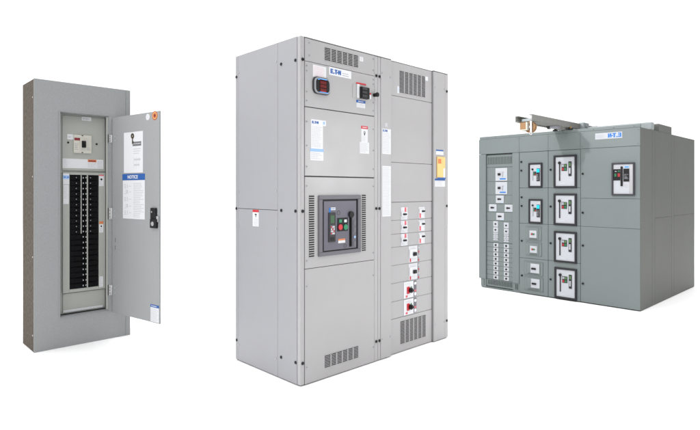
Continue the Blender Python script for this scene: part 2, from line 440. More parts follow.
# labels on meter door
b = MB(); b.box(.106, .226, -.001, 0, 2.068, 2.150); fineprint(b, .113, .219, 2.075, 2.143, -.001, 7, 1, .2)
b.build('warning_label', [WHT, PRTP], d_met)
b = MB(); b.box(.253, .468, -.001, 0, 2.104, 2.160); fineprint(b, .382, .45, 2.110, 2.14, -.001, 2, 1, .2, .3)
nm = b.build('brand_label', [WHB, PRT], d_met)
logo('brand_logo', .266, .366, 2.116, 2.148, -.001, BLU, nm)
# power meter
b = MB(); b.rounded(.103, .256, 1.955, 2.072, .036, 0, .009, 0); b.rounded(.110, .250, 1.960, 2.067, .032, -.009, .007, 3); b.rounded(.122, .240, 1.968, 2.059, .026, -.016, .003, 2)
b.rounded(.150, .216, 1.972, 2.054, .004, -.019, .0012, 1)
mt = b.build('power_meter', [DGR, DRD, BLK, PRT], d_met)
b = MB()
for z in (2.034, 2.010, 1.984):
    b.box(.155, .211, -.0206, -.0202, z-.0095, z+.0095, 1)
    for k in range(4):
        x = .158+k*.0135; y_ = -.0212; b.box(x, x+.009, y_, y_+.0005, z-.0075, z-.0065, 0); b.box(x, x+.0012, y_, y_+.0005, z-.006, z+.006, 0); b.box(x+.0078, x+.009, y_, y_+.0005, z-.006, z+.006, 0); b.box(x, x+.009, y_, y_+.0005, z+.0065, z+.0075, 0)
b.box(.165, .206, -.0212, -.0202, 1.9735, 1.9775, 0)
b.build('display_digits', [RDG, BLK], mt)
b = MB(); b.box(.150, .216, -.0205, -.019, 2.0550, 2.0600); b.box(.134, .150, -.0205, -.019, 2.050, 2.056); b.box(.150, .228, -.0205, -.019, 1.9665, 1.9705); b.build('lit_trim', BGL, mt)
# rotary switch and its labels
b = MB(); b.box(.482, .543, -.003, 0, 1.974, 2.072, 2, .001); b.box(.520, .545, -.012, -.003, 1.976, 2.076, 1, .002); b.box(.545, .634, -.030, -.001, 1.974, 2.060, 0, .006)
for k in range(3): b.box(.552, .600, -.036, -.030, 1.984+.026*k, 2.000+.026*k, 3, .002)
sw = b.build('control_switch', [BLK, WHT, LG, DGR], d_met)
b = MB(); b.box(.633, .678, -.0012, 0, 1.985, 2.017, 0); b.box(.625, .678, -.0018, 0, 2.0175, 2.029, 1); b.build('lock_tag', [WHT, RED], d_met)
b = MB(); b.cyl(.708, 0, 2.018, .014, .030, 'y', 0, 16, .003); b.cyl(.708, -.030, 2.018, .018, .012, 'y', 0, 16, .004); b.build('door_knob', BLK, d_met)
b = MB(); b.box(.519, .622, -.0012, 0, 2.0785, 2.0905, 0); b.build('warning_label', RED, d_met)
b = MB(); b.box(.522, .613, -.001, 0, 1.908, 1.9425, 0); b.box(.520, .615, -.0014, 0, 1.943, 1.962, 1); fineprint(b, .528, .606, 1.912, 1.94, -.001, 3, 2); fineprint(b, .54, .595, 1.947, 1.958, -.0014, 1, 0, 0, .5); b.build('notice_label', [WHT, BLU, PRTL], d_met)
# hinged door labels
b = MB(); b.box(.090, .196, -.001, 0, 1.583, 1.742); b.box(.090, .223, -.001, 0, 1.7425, 1.780); b.box(.083, .200, -.001, 0, 1.503, 1.563); b.box(.083, .202, -.0014, 0, 1.5635, 1.5825, 1)
fineprint(b, .098, .188, 1.592, 1.735, -.001, 14, 2, .3, .3); fineprint(b, .09, .19, 1.51, 1.558, -.001, 4, 2); b.box(.197, .214, -.0014, -.001, 1.752, 1.772, 1)
lb = b.build('data_label', [WHB, LBL, PRTL], d_lab)
logo('brand_logo', .098, .156, 1.7525, 1.7695, -.001, BLU, lb)
b = MB(); b.box(.572, .640, -.001, 0, 1.657, 1.7545); b.box(.571, .641, -.0014, 0, 1.755, 1.776, 1); b.box(.556, .655, -.001, 0, 1.572, 1.6565); b.ring(.606, -.001, 1.728, .008, .011, .0005, 2, 14); b.prism([(.60, 1.705), (.612, 1.71), (.607, 1.735)], -.0014, -.001, 2)
fineprint(b, .58, .632, 1.665, 1.70, -.001, 5, 3); fineprint(b, .563, .648, 1.58, 1.65, -.001, 7, 3); fineprint(b, .585, .63, 1.76, 1.772, -.0014, 1, 0, 0, .5)
b.build('danger_label', [WHT, RED, DGR, PRTL], d_lab)
# power circuit breaker in its surround
b = MB()
bx0, bx1, bz0, bz1 = .152, .560, .848, 1.266; ix0, ix1, iz0, iz1 = .186, .528, .876, 1.238
b.box(bx0, bx1, -.012, -.0005, iz1, bz1, 0, .004); b.box(bx0, bx1, -.012, -.0005, bz0, iz0, 0, .004)
b.box(bx0, ix0, -.012, -.0005, iz0, iz1, 0, .003); b.box(ix1, bx1, -.012, -.0005, iz0, iz1, 0, .003)
b.box(ix0, ix1, -.0018, -.0005, iz0, iz1, 1)
cb = b.build('circuit_breaker', [BEZ, BLK], d_brk)
fp = box('face_plate', FACE, cb, .196, .512, -.010, -.002, .884, 1.226, .003)
Y = -.010
b = MB(); b.box(.243, .259, Y-.001, Y, 1.145, 1.180, 0); b.box(.261, .304, Y-.001, Y, 1.163, 1.181, 1); fineprint(b, .264, .30, 1.167, 1.178, Y-.001, 1, 2, 0, .5); b.build('brand_label', [BLL, WHT, BLU], cb)
b = MB(); b.box(.238, .301, Y-.008, Y, .941, 1.146, 0, .003); b.box(.252, .286, Y-.009, Y-.008, 1.072, 1.126, 1); b.box(.250, .292, Y-.0095, Y-.008, .992, 1.058, 2)
for i in range(3):
    for j in range(4): b.box(.254+.012*i, .263+.012*i, Y-.011, Y-.0095, .996+.015*j, 1.006+.015*j, 3 if (i+j) % 3 else 4)
for i in range(3): b.box(.250+.014*i, .258+.014*i, Y-.009, Y-.008, .950, .975, 5)
b.build('trip_unit', [DGR, GRD, BEZ, WHG, RED, BLK], cb)
b = MB(); b.box(.322, .422, Y-.004, Y, 1.012, 1.106, 0, .002); b.build('button_panel', BLK, cb)
b = MB(); b.box(.336, .362, Y-.006, Y-.004, 1.073, 1.095); b.build('indicator', GRN, cb)
b = MB(); b.box(.385, .409, Y-.006, Y-.004, 1.073, 1.093); b.build('indicator', WHG, cb)
b = MB(); b.cyl(.345, Y-.004, 1.041, .020, .008, 'y', 0, 20, .002); b.build('push_button', RED, cb, 'red push button')
b = MB(); b.cyl(.396, Y-.004, 1.039, .020, .008, 'y', 0, 20, .002); b.build('push_button', GRN, cb, 'green push button')
b = MB(); b.box(.331, .398, Y-.001, Y, .928, .946, 0); b.box(.331, .398, Y-.001, Y, .9465, .958, 1); b.build('warning_label', [WHT, ORG], cb)
b = MB(); b.box(.440, .466, Y-.0012, Y, .895, 1.13, 0); b.cyl(.453, Y-.001, 1.127, .024, .014, 'y', 0, 22, .004); b.box(.446, .460, Y-.012, Y-.001, .900, 1.11, 0, .004); b.build('charging_handle', BLK, cb)
b = MB()
for z in (.895, .945, .995, 1.045): b.box(.480, .506, Y-.003, Y, z, z+.038, 0, .003)
b.box(.484, .502, Y-.0038, Y-.003, .955, .970, 1)
b.build('indicator_strip', [BEZ, LBL], cb)
b = MB(); b.ring(.334, Y, 1.142, .013, .0155, .001, 0, 20); b.ring(.398, Y, .905, .011, .0135, .001, 0, 20); b.build('lock_port', DGR, cb)
# labels on the middle cover
b = MB(); b.box(.799, .899, -.003, -.002, 1.580, 1.775); fineprint(b, .806, .89, 1.59, 1.745, -.003, 13, 1, .2, .3); b.box(.83, .86, -.003, -.002, 1.79, 1.82, 1)
lp = b.build('data_label', [WHT, PRTL], pil)
logo('brand_logo', .806, .858, 1.752, 1.768, -.003, BLU, lp)
b = MB(); b.box(.800, .899, -.003, -.002, 1.098, 1.488); fineprint(b, .806, .892, 1.106, 1.48, -.003, 32, 1, .2, .3); b.build('data_label', [WHT, PRTL], pil)
# black bolts along the frame
for z in (2.169, 1.162, .154):
    screw(P2, .0170, z, 0, .011); screw(P2, .7345, z, .001, .011); screw(P2, .7700, z-.001, .001, .011); screw(P2, 1.6450, z, 0, .011)
for x, z in ((1.474, 2.183), (1.605, 2.183), (1.482, .150), (1.605, .150), (.800, .16), (.893, .16), (.893, 2.18), (.800, 2.20)):
    screw(P2, x, z, -.002, .006, LGS, .003, 'screw')
# right compartment, set back
RY = .0185
X0, X1 = .9085, 1.4560
v_top = panel('vent_panel', X0, X1, 2.0515, TOP, RY, .011)
louvre('vent', v_top, 1.030, 1.360, 2.083, 2.258, RY-.0002, 6, 16, LG, .17, .31)
b = MB(); b.box(1.361, 1.399, RY-.001, RY, 2.228, 2.262); b.build('sticker', WHB, v_top)
b = MB(); b.box(1.000, 1.022, RY-.001, RY, 2.075, 2.130); fineprint(b, 1.003, 1.019, 2.08, 2.125, RY-.001, 4, 1); b.build('sticker', [WHT, LBL], v_top)
panel('blank_panel', X0, X1, 1.5235, 2.0475, RY, .011)
panel('blank_panel', X0, X1, 1.2075, 1.5200, RY, .011)
rows = [1.2045, 1.062, .9525, .849, .705, .563, .419, .282]
units = []
for a, c in zip(rows, rows[1:]): units.append(panel('breaker_unit', X0, X1, c+.0002, a-.0002, RY, .011, bev=.005))
v_bot = panel('vent_panel', X0, X1, .007, .2805, RY, .011)
louvre('vent', v_bot, 1.040, 1.366, .067, .249, RY-.0002, 6, 16, LG, .17, .31)
yb = RY
tops = [(1.1640, 1.062), (1.054, .956), (.950, .852)]
for i, (zt, zb) in enumerate(tops):
    u = units[i] if i else units[0]
    b = MB(); b.box(1.043, 1.125, yb-.003, yb, zb, zt, 2, .001); b.box(1.046, 1.118, yb-.012, yb-.003, zb+.030, zb+.064, 0, .003); b.box(1.066, 1.086, yb-.0040, yb-.003, zb+.064, zt-.002, 0); b.box(1.086, 1.108, yb-.0045, yb-.003, zb+.062, zt-.002, 1)
    b.box(1.058, 1.096, yb-.024, yb-.012, zb+.038, zb+.052, 3, .003); fineprint(b, 1.05, 1.08, zb+.006, zb+.024, yb-.003, 2, 4)
    b.build('moulded_breaker', [WHB, PNK, WHG, BLK, PRTL], units[i])
    b = MB(); b.box(1.271, 1.352, yb-.003, yb, zb+.003, zt-.003, 2, .001); b.box(1.275, 1.345, yb-.012, yb-.003, zb+.046, zb+.080, 0, .003); b.box(1.280, 1.300, yb-.0045, yb-.003, zb+.008, zb+.046, 1); b.box(1.300, 1.330, yb-.004, yb-.003, zb+.012, zb+.046, 0)
    b.box(1.302, 1.334, yb-.024, yb-.012, zb+.056, zb+.070, 3, .003)
    b.build('moulded_breaker', [WHB, PNK, WHG, BLK, PRTL], units[i])
for i, (zt, zb) in enumerate(((.842, .710), (.699, .565))):
    b = MB(); b.box(1.141, 1.252, yb-.003, yb, zb, zt, 2, .001); b.box(1.147, 1.236, yb-.012, yb-.003, zb+.036, zb+.104, 0, .003); b.box(1.184, 1.222, yb-.026, yb-.012, zb+.052, zb+.082, 3, .004)
    b.box(1.153, 1.168, yb-.0045, yb-.003, zb+.004, zb+.032, 1); fineprint(b, 1.16, 1.24, zb+.108, zb+.126, yb-.003, 2, 4)
    b.box(1.262, 1.279, yb-.003, yb, zb-.004, zt, 5, .001)
    for k in range(4): b.box(1.264, 1.277, yb-.0036, yb-.003, zb+.004+.034*k, zb+.020+.034*k, 1 if k % 2 == 0 else 4)
    b.build('moulded_breaker', [WHB, RED, WHG, BLK, PRTL, PRT], units[3+i])
for i, (zt, zb) in enumerate(((.556, .424), (.414, .288))):
    b = MB(); b.box(1.078, 1.202, yb-.004, yb, zb, zt, 0, .002)
    b.box(1.114, 1.146, yb-.010, yb-.004, zb+.034, zb+.092, 1, .003); b.cyl(1.152, yb-.004, zb+.062, .021, .024, 'y', 3, 18, .004); b.box(1.166, 1.180, yb-.0045, yb-.004, zb+.040, zb+.090, 6); b.cyl(1.152, yb-.028, zb+.062, .010, .010, 'y', 3, 14)
    b.box(1.100, 1.125, yb-.0046, yb-.004, zb+.006, zb+.024, 7); fineprint(b, 1.09, 1.19, zt-.026, zt-.008, yb-.004, 2, 4)
    b.box(1.205, 1.240, yb-.004, yb, zb+.004, zt-.002, 5, .001); b.rounded(1.2085, 1.2365, zb+.008, zb+.036, .010, yb-.004, .001, 0); b.rounded(1.2085, 1.2365, zt-.034, zt-.012, .008, yb-.004, .001, 0); b.box(1.211, 1.235, yb-.0048, yb-.004, zb+.042, zb+.056, 7)
    b.build('rotary_breaker', [WHB, RED, WHG, BLK, PRTL, BEZ, GRN, PNK], units[5+i])
# document pouch and labels on the right cover
b = MB(); b.box(1.486, 1.592, -.003, -.002, 1.606, 1.638, 0); b.box(1.486, 1.592, -.0033, -.002, 1.6385, 1.650, 1); b.build('notice_label', [WHT, BLU], pil2)
b = MB(); b.box(1.492, 1.606, -.014, -.0025, 1.402, 1.589, 0, .003); b.box(1.488, 1.610, -.016, -.0145, 1.40, 1.41, 1); b.box(1.575, 1.600, -.0148, -.014, 1.41, 1.49, 2); b.box(1.50, 1.545, -.0148, -.014, 1.53, 1.57, 3); b.build('document_pouch', [YEL, BLU, WHT, ORG], pil2)
b = MB(); b.box(1.470, 1.620-.004, -.003, -.002, 1.331, 1.384, 0); b.box(1.468, 1.617, -.0035, -.002, 1.3845, 1.399, 1); fineprint(b, 1.48, 1.605, 1.337, 1.38, -.003, 4, 2); b.build('notice_label', [WHT, BLU, PRTL], pil2)
# left side sheets
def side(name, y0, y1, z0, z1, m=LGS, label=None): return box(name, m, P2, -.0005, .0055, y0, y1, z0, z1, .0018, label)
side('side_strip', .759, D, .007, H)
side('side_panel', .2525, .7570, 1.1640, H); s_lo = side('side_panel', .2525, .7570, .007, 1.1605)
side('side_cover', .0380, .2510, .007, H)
for y, z in ((.210, 2.170), (.052, 2.169), (.777, 2.168), (.777, 1.161), (.208, 1.162), (.051, 1.162), (.774, .154), (.210, .151), (.050, .152)):
    screw(P2, -.0055, z, y, .011, BLK, .005, 'bolt', 'x')
for y, z in ((.268, 2.198), (.745, 2.198), (.745, 1.291), (.266, 1.295), (.745, 1.032), (.266, 1.033), (.743, .124), (.271, .128)):
    b = MB(); b.cyl(-.0045, y, z, .006, .004, 'x', 0, 10, .001); b.build('screw', SIL, P2)
b = MB()
b.box(-.0015, -.0005, .480, .557, 1.037, 1.140, 0); b.box(-.0018, -.0005, .480, .557, 1.1405, 1.158, 1); b.box(-.0019, -.0015, .512, .520, 1.105, 1.128, 2); b.box(-.0019, -.0015, .505, .530, 1.120, 1.128, 2)
for k in range(6): b.box(-.0018, -.0015, .488, .549-.01*random.random(), 1.045+.009*k, 1.048+.009*k, 3)
b.build('danger_label', [WHB, RED, DGR, PRTL], s_lo)

# =================================================================== 3 SWITCHBOARD
P3 = thing('switchboard', 'wide grey-green switchboard with four columns of sections and many small white breakers', 'switchboard',
           (1.732409, 7.047957, 0), -.812405)
W, D, H = 1.98974, 2.1103, 2.0086
b = MB(); b.box(.006, .589, .040, D, .02, 1.962); b.box(.589, W-.008, .014, D, .02, 1.962); b.build('enclosure', GGD, P3)
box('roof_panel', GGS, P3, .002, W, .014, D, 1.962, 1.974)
box('top_rail', GG, P3, .012, W+.002, .001, .030, 1.9745, H, .004)
tr = P3
def gp(name, x0, x1, z0, z1, y=0, t=.012, m=GG, bev=.002, label=None): return box(name, m, P3, x0, x1, y, y+t, z0, z1, bev, label)
for a, c in ((0, .5855), (.5875, .9665), (.9685, 1.3525), (1.3545, W-.001)):
    fa = gp('top_cover', a, c, 1.7775, 1.9735)
    for x in (a+.018, c-.018):
        for z in (1.80, 1.95): screw(fa, x, z, 0, .004, GGD, .002, 'screw')
for x in (.25, .45, .77, 1.15, 1.5, 1.72, 1.93): screw(P3, x, 1.99, .001, .005, GGD, .002, 'screw')
# section A: distribution section with set-back panels
gp('section_post', 0, .1050, .120, 1.7740, 0, .0385); gp('section_post', .4930, .5860, .120, 1.7740, 0, .0385)
AX0, AX1, AY = .1085, .4905, .020
va = gp('vent_panel', AX0, AX1, 1.6010, 1.7600, AY)
b = MB(); b.box(.124, .482, AY-.0008, AY+.004, 1.640, 1.732, 1)
n = 20
for k in range(n+1):
    x = .124+(.358)*k/n; b.box(x-.005, x+.005, AY-.004, AY-.0008, 1.640, 1.732, 0)
b.build('vent', [GG, SLOT], va)
cuts = [1.5985, 1.411, 1.236, 1.120, 1.012, .898]
ups = [gp('breaker_unit', AX0, AX1, c+.001, a-.001, AY) for a, c in zip(cuts, cuts[1:])]
for i, (x0, x1, z0, z1) in enumerate(((.241, .412, 1.420, 1.587), (.241, .412, 1.246, 1.405))):
    b = MB(); b.box(x0, x1, AY-.006, AY, z0, z1, 0, .002); w = x1-x0; h = z1-z0
    b.box(x0+w*.22, x0+w*.44, AY-.018, AY-.006, z0+h*.42, z0+h*.60, 1, .003)
    b.box(x0+w*.58, x0+w*.63, AY-.012, AY-.006, z0+h*.30, z0+h*.68, 2, .002); b.box(x0+w*.60, x0+w*.70, AY-.009, AY-.006, z0+h*.64, z0+h*.70, 2)
    b.box(x0+w*.38, x0+w*.88, AY-.0065, AY-.006, z0+h*.10, z0+h*.21, 3); b.box(x0+w*.80, x0+w*.87, AY-.0065, AY-.006, z0+h*.46, z0+h*.54, 4)
    fineprint(b, x0+w*.12, x0+w*.5, z0+h*.82, z0+h*.92, AY-.006, 2, 5)
    b.build('moulded_breaker', [WH3, BLK, PRT, BLL, LBL, PRTL], ups[i])
def small_plate(x0, x1, z0, z1, parent, y=AY, col=None, blue=True):
    b = MB(); b.box(x0, x1, y-.006, y, z0, z1, 0, .002); w = x1-x0; h = z1-z0
    b.box(x0+w*.24, x0+w*.46, y-.016, y-.006, z0+h*.40, z0+h*.62, 1, .002); b.box(x0+w*.46, x0+w*.68, y-.012, y-.006, z0+h*.42, z0+h*.60, 2, .002)
    b.box(x0+w*.14, x0+w*.86, y-.0065, y-.006, z0+h*.86, z0+h*.90, 4)
    if blue: b.box(x0+w*.72, x0+w*.90, y-.0065, y-.006, z0+h*.06, z0+h*.12, 3)
    return b.build('moulded_breaker', [WH3, (col or (BLK, BLK))[0], (col or (BLK, BLK))[1], LBL, PRTL], parent)
small_plate(.247, .362, 1.131, 1.230, ups[2]); small_plate(.145, .258, 1.020, 1.114, ups[3]); small_plate(.375, .489, 1.020, 1.114, ups[3], blue=False); small_plate(.253, .366, .908, 1.003, ups[4])
lowp = gp('breaker_unit', AX0, AX1, .613, .896, AY)
for xo in (.208, .363):
    s = 0 if xo < .3 else -.012
    for z0, z1, dots in ((.818, .892, 1), (.745, .812, 1), (.690, .740, 4), (.640, .686, 4)):
        b = MB(); b.box(xo, xo+.070, AY-.005, AY, z0+s, z1+s, 0, .002); c = (z0+z1)/2+s
        if dots == 1: b.box(xo+.024, xo+.044, AY-.014, AY-.005, c-.009, c+.009, 1, .002)
        else:
            b.box(xo+.022, xo+.048, AY-.012, AY-.005, c-.010, c+.012, 2, .002)
            for dx in (-.001, .057): b.box(xo+dx, xo+dx+.014, AY-.0056, AY-.005, c-.006, c+.006, 3)
        b.build('branch_breaker', [WH3, BLK, PRT, GG], lowp)
src = None
lo8 = [gp('breaker_unit', AX0, AX1, .609-.0605*(k+1)+.001, .609-.0605*k-.001, AY, bev=.0015) for k in range(8)]
for k in range(8):
    for xo in (.211, .363):
        if src is None:
            b = MB(); b.box(-.036, .036, -.005, 0, -.026, .026, 0, .002); b.box(-.012, .010, -.015, -.005, -.011, .011, 1, .002); b.box(.014, .026, -.0056, -.005, -.016, .004, 2)
            b.box(-.030, .030, -.0056, -.005, -.022, -.018, 3)
            src = b.build('branch_breaker', [WH3, BLK, PRTL, PRTL], lo8[0]); o = src
        else:
            o = src.copy(); C.objects.link(o); o.parent = lo8[k]
        o.location = (xo+.036, AY, .579-.0605*k)
vb = gp('vent_panel', AX0, AX1, .030, .1225, AY)
b = MB(); b.box(.128, .482, AY-.0008, AY+.004, .052, .114, 1)
for k in range(21): b.box(.128+.354*k/20-.004, .128+.354*k/20+.004, AY-.004, AY-.0008, .052, .114, 0)
b.build('vent', [GG, SLOT], vb)
kp = []
for a, c in ((.030, .1050), (.4930, .5860)):
    k_ = gp('kick_plate', a, c, .020, .1185, .012, .012)
    b = MB(); b.box(a+.03, c-.020, .0112, .0125, .036, .104, 1)
    for j in range(3): b.box(a+.03+(c-a-.05)*(j+.5)/3-.003, a+.03+(c-a-.05)*(j+.5)/3+.003, .009, .0112, .036, .104, 0)
    b.build('vent', [GG, SLOT], k_)
gp('base_channel', .030, .5875, 0.006, .0195, .010, .03)
# sections B and C doors
lev = [1.7740, 1.3270, .8840, .4500, .010]
doorsB, doorsC = [], []
for a, c in zip(lev, lev[1:]):
    doorsB.append(gp('breaker_door', .5925, .9655, c+.002, a-.002, 0, .0125))
    doorsC.append(gp('breaker_door', .9705, 1.3530, c+.002, a-.002, 0, .0125))
def knob(parent, x, z):
    b = MB(); b.cyl(x, 0, z, .012, .012, 'y', 0, 16, .003); b.box(x-.003, x+.003, -.016, -.012, z-.009, z+.009, 0, .001); b.build('door_latch', BLK, parent)
for d, x, z in ((0, .618, 1.654), (0, .618, 1.545), (1, .622, 1.210), (1, .622, 1.101), (2, .624, .663), (3, .626, .228)): knob(doorsB[d], x, z)
for d, z in enumerate((1.545, 1.102, .661, .225)): knob(doorsC[d], 1.000, z)
def frame(b, x0, x1, z0, z1, w, t=.016, m=0):
    b.box(x0, x1, -t, -.0005, z1-w, z1, m, .004); b.box(x0, x1, -t, -.0005, z0, z0+w, m, .004)
    b.box(x0, x0+w, -t, -.0005, z0+w, z1-w, m, .004); b.box(x1-w, x1, -t, -.0005, z0+w, z1-w, m, .004)
for d, (x0, x1, z0, z1) in enumerate(((.715, .897, 1.330, 1.635), (.718, .897, .889, 1.189))):
    b = MB(); frame(b, x0, x1, z0, z1, .021); x0 += .021; x1 -= .021; z0 += .021; z1 -= .021
    b.box(x0, x1, -.006, -.0005, z0, z1, 1); w = x1-x0; h = z1-z0; q = b.build('circuit_breaker', [DG3, WH3], doorsB[d]); Y = -.006
    b = MB(); b.box(x0+w*.20, x0+w*.31, Y-.006, Y, z0+h*.26, z0+h*.82, 0, .003); b.cyl(x0+w*.255, Y, z0+h*.78, .012, .014, 'y', 1, 14, .003); b.build('charging_handle', [PRT, BLK], q)
    b = MB(); b.box(x0+w*.33, x0+w*.58, Y-.005, Y, z0+h*.49, z0+h*.67, 0, .002); b.box(x0+w*.36, x0+w*.45, Y-.007, Y-.005, z0+h*.58, z0+h*.65, 1); b.box(x0+w*.47, x0+w*.56, Y-.007, Y-.005, z0+h*.50, z0+h*.57, 2); b.box(x0+w*.36, x0+w*.44, Y-.007, Y-.005, z0+h*.50, z0+h*.56, 1); b.build('button_panel', [DG3, GN3, RD3], q)
    b = MB(); b.box(x0+w*.62, x0+w*.92, Y-.007, Y, z0+h*.22, z0+h*.82, 0, .003); fineprint(b, x0+w*.66, x0+w*.88, z0+h*.26, z0+h*.55, Y-.007, 4, 1); b.build('trip_unit', [DG3, PRT], q)
    b = MB(); b.box(x0+w*.64, x0+w*.90, Y-.009, Y-.007, z0+h*.63, z0+h*.80, 0); b.build('screen', CYN, q)
    b = MB(); b.box(x0+w*.10, x0+w*.60, Y-.0005, Y, z0+h*.08, z0+h*.085, 0); b.build('rating_print', PRTL, q)
for d, (x0, x1, z0, z1) in enumerate(((1.041, 1.316, 1.325, 1.714), (1.041, 1.316, .885, 1.260), (1.045, 1.316, .443, .812), (1.051, 1.318, .015, .382))):
    z0 = max(z0, .013)
    b = MB(); frame(b, x0, x1, z0, z1, .023, .020); x0 += .023; x1 -= .023; z0 += .023; z1 -= .023
    b.box(x0, x1, -.008, -.0005, z0, z1, 1); w = x1-x0; h = z1-z0; q = b.build('circuit_breaker', [DG3, WH3], doorsC[d]); Y = -.008
    b = MB(); b.box(x0+w*.19, x0+w*.25, Y-.008, Y, z0+h*.18, z0+h*.85, 0, .003); b.cyl(x0+w*.22, Y, z0+h*.80, .017, .018, 'y', 1, 18, .004); b.build('charging_handle', [DG3, BLK], q)
    b = MB(); b.box(x0+w*.32, x0+w*.60, Y-.005, Y, z0+h*.52, z0+h*.76, 0, .002); b.build('button_panel', DG3, q)
    for nm_, m_, u, v in (('indicator', PRT, .34, .66), ('indicator', GL3, .47, .66), ('push_button', RD3, .34, .54), ('push_button', GN3, .47, .54)):
        b = MB(); b.box(x0+w*u, x0+w*(u+.11), Y-.009, Y-.005, z0+h*v, z0+h*(v+.085), 0, .002); b.build(nm_, m_, q, None)
    b = MB(); b.box(x0+w*.68, x0+w*.84, Y-.007, Y, z0+h*.34, z0+h*.84, 0, .003); b.box(x0+w*.71, x0+w*.81, Y-.008, Y-.007, z0+h*.68, z0+h*.80, 1); b.box(x0+w*.71, x0+w*.80, Y-.008, Y-.007, z0+h*.42, z0+h*.62, 2)
    fineprint(b, x0+w*.715, x0+w*.795, z0+h*.43, z0+h*.61, Y-.008, 4, 3); b.build('trip_unit', [DG3, GL3, PRT, PRTL], q)
    b = MB(); fineprint(b, x0+w*.24, x0+w*.50, z0+h*.07, z0+h*.11, Y, 1, 0, .1, .6); b.build('rating_print', PRTL, q)
# B3..B6 small switches behind framed windows
for d, (x0, x1, z0, z1), (a, c, e, g), red in ((2, (.680, .882, .676, .848), (.733, .825, .710, .801), 1), (2, (.684, .884, .487, .655), (.739, .830, .526, .610), 1),
                                            (3, (.660, .902, .246, .415), (.746, .860, .277, .392), 0), (3, (.664, .904, .056, .226), (.752, .865, .095, .206), 0)):
    b = MB(); b.box(x0-.003, x1+.003, -.0015, -.0004, z0-.003, z1+.003, 1); b.box(x0, x1, -.006, -.0005, z0, z1, 0, .003); b.box(x0+.030, x1-.030, -.0068, -.006, z0+.008, z1-.008, 1); b.box(x0+.034, x1-.034, -.010, -.0068, z0+.012, z1-.012, 0, .004); b.box(x0+.05, x1-.05, -.0115, -.010, z0+.014, z0+.028, 1)  # larger dark plate behind each cover paints its relief shade as an outline
    for sx in (x0+.010, x1-.010):
        for sz in (z0+.012, z1-.012): b.cyl(sx, -.006, sz, .004, .002, 'y', 1, 8)
    q = b.build('switch_cover', [GG, GGD], doorsB[d])
    b = MB(); b.box(a, c, -.014, -.010, e, g, 0, .002); w = c-a; h = g-e
    if red: b.box(a+w*.24, a+w*.46, -.024, -.014, e+h*.40, e+h*.62, 1, .002); b.box(a+w*.46, a+w*.72, -.022, -.014, e+h*.42, e+h*.60, 2, .002)
    else: b.box(a+w*.12, a+w*.62, -.026, -.014, e+h*.36, e+h*.56, 1, .003)
    fineprint(b, a+w*.2, a+w*.8, e+h*.78, e+h*.90, -.014, 2, 3)
    b.build('rotary_switch', [WH3, RD3 if red else BLK, GN3 if red else BLK, PRTL], q)
# section D
d1 = gp('section_door', 1.3575, W-.002, 1.2075, 1.7740, 0, .0125); d2 = gp('section_door', 1.3575, W-.002, .8840, 1.2045, 0, .0125); d3 = gp('section_door', 1.3575, W-.002, .012, .8810, 0, .0125)
knob(d1, 1.383, 1.488); knob(d2, 1.383, 1.040); knob(d3, 1.385, .662); knob(d3, 1.385, .224)
x0, x1, z0, z1 = 1.703, 1.939, 1.241, 1.600
b = MB(); frame(b, x0, x1, z0, z1, .018, .020); ax0, ax1, az0, az1 = x0+.018, x1-.018, z0+.018, z1-.018
b.box(ax0, ax1-.036, -.008, -.0005, az0, az1, 1); b.box(ax1-.036, ax1, -.006, -.0005, az0, az1, 2)
q = b.build('circuit_breaker', [DGR, WH3, SIL], d1)
U = lambda px: x0+(px-70)/(328-70)*(x1-x0)
V = lambda py: z1-(py-22)/(400-22)*(z1-z0)
Y = -.008
b = MB(); b.box(U(90), U(168), Y-.005, Y, V(226), V(95), 0, .003); b.box(U(108), U(128), Y-.006, Y-.005, V(126), V(116), 2); b.box(U(142), U(164), Y-.006, Y-.005, V(126), V(112), 1); fineprint(b, U(95), U(165), V(82), V(68), Y, 1, 2, 0, .5); b.build('button_panel', [BLK, GN3, PRT], q)
b = MB(); b.box(U(103), U(126), Y-.009, Y-.005, V(182), V(146), 0, .002); b.build('push_button', GN3, q, 'green push button')
b = MB(); b.box(U(140), U(167), Y-.009, Y-.005, V(184), V(144), 0, .002); b.build('push_button', RD3, q, 'red push button')
b = MB(); b.box(U(172), U(196), Y-.010, Y, V(292), V(66), 0, .003); b.build('charging_handle', BLK, q)
b = MB(); b.box(U(203), U(268), Y-.005, Y, V(240), V(92), 0, .003); fineprint(b, U(212), U(262), V(215), V(150), Y-.005, 4, 1, .4, .25); b.ring(U(232), Y-.005, V(196), .008, .010, .0005, 1, 14); b.build('trip_unit', [BLK, PRT], q)
b = MB(); b.box(U(212), U(266), Y-.001, Y, V(84), V(60), 0); b.box(U(218), U(260), Y-.0016, Y-.001, V(78), V(68), 1); b.build('brand_label', [LBL, BLL], q)
b = MB()
for px in (222, 242):
    for py in (275, 298): b.box(U(px), U(px+8), Y-.001, Y, V(py+8), V(py), 0)
fineprint(b, U(95), U(165), V(360), V(250), Y, 6, 1, .5, .1)
b.build('rating_print', [PRT, PRTL], q)
# mirrored brand label on the top cover
b = MB(); b.box(1.522, 1.809, -.001, 0, 1.872, 1.941); fineprint(b, 1.535, 1.645, 1.885, 1.925, -.001, 3, 1, .35, .35)
nl = b.build('brand_label', [WH3, PRT], fa)
logo('brand_logo', 1.660, 1.800, 1.884, 1.932, -.001, BLL, nl, mirror=True)
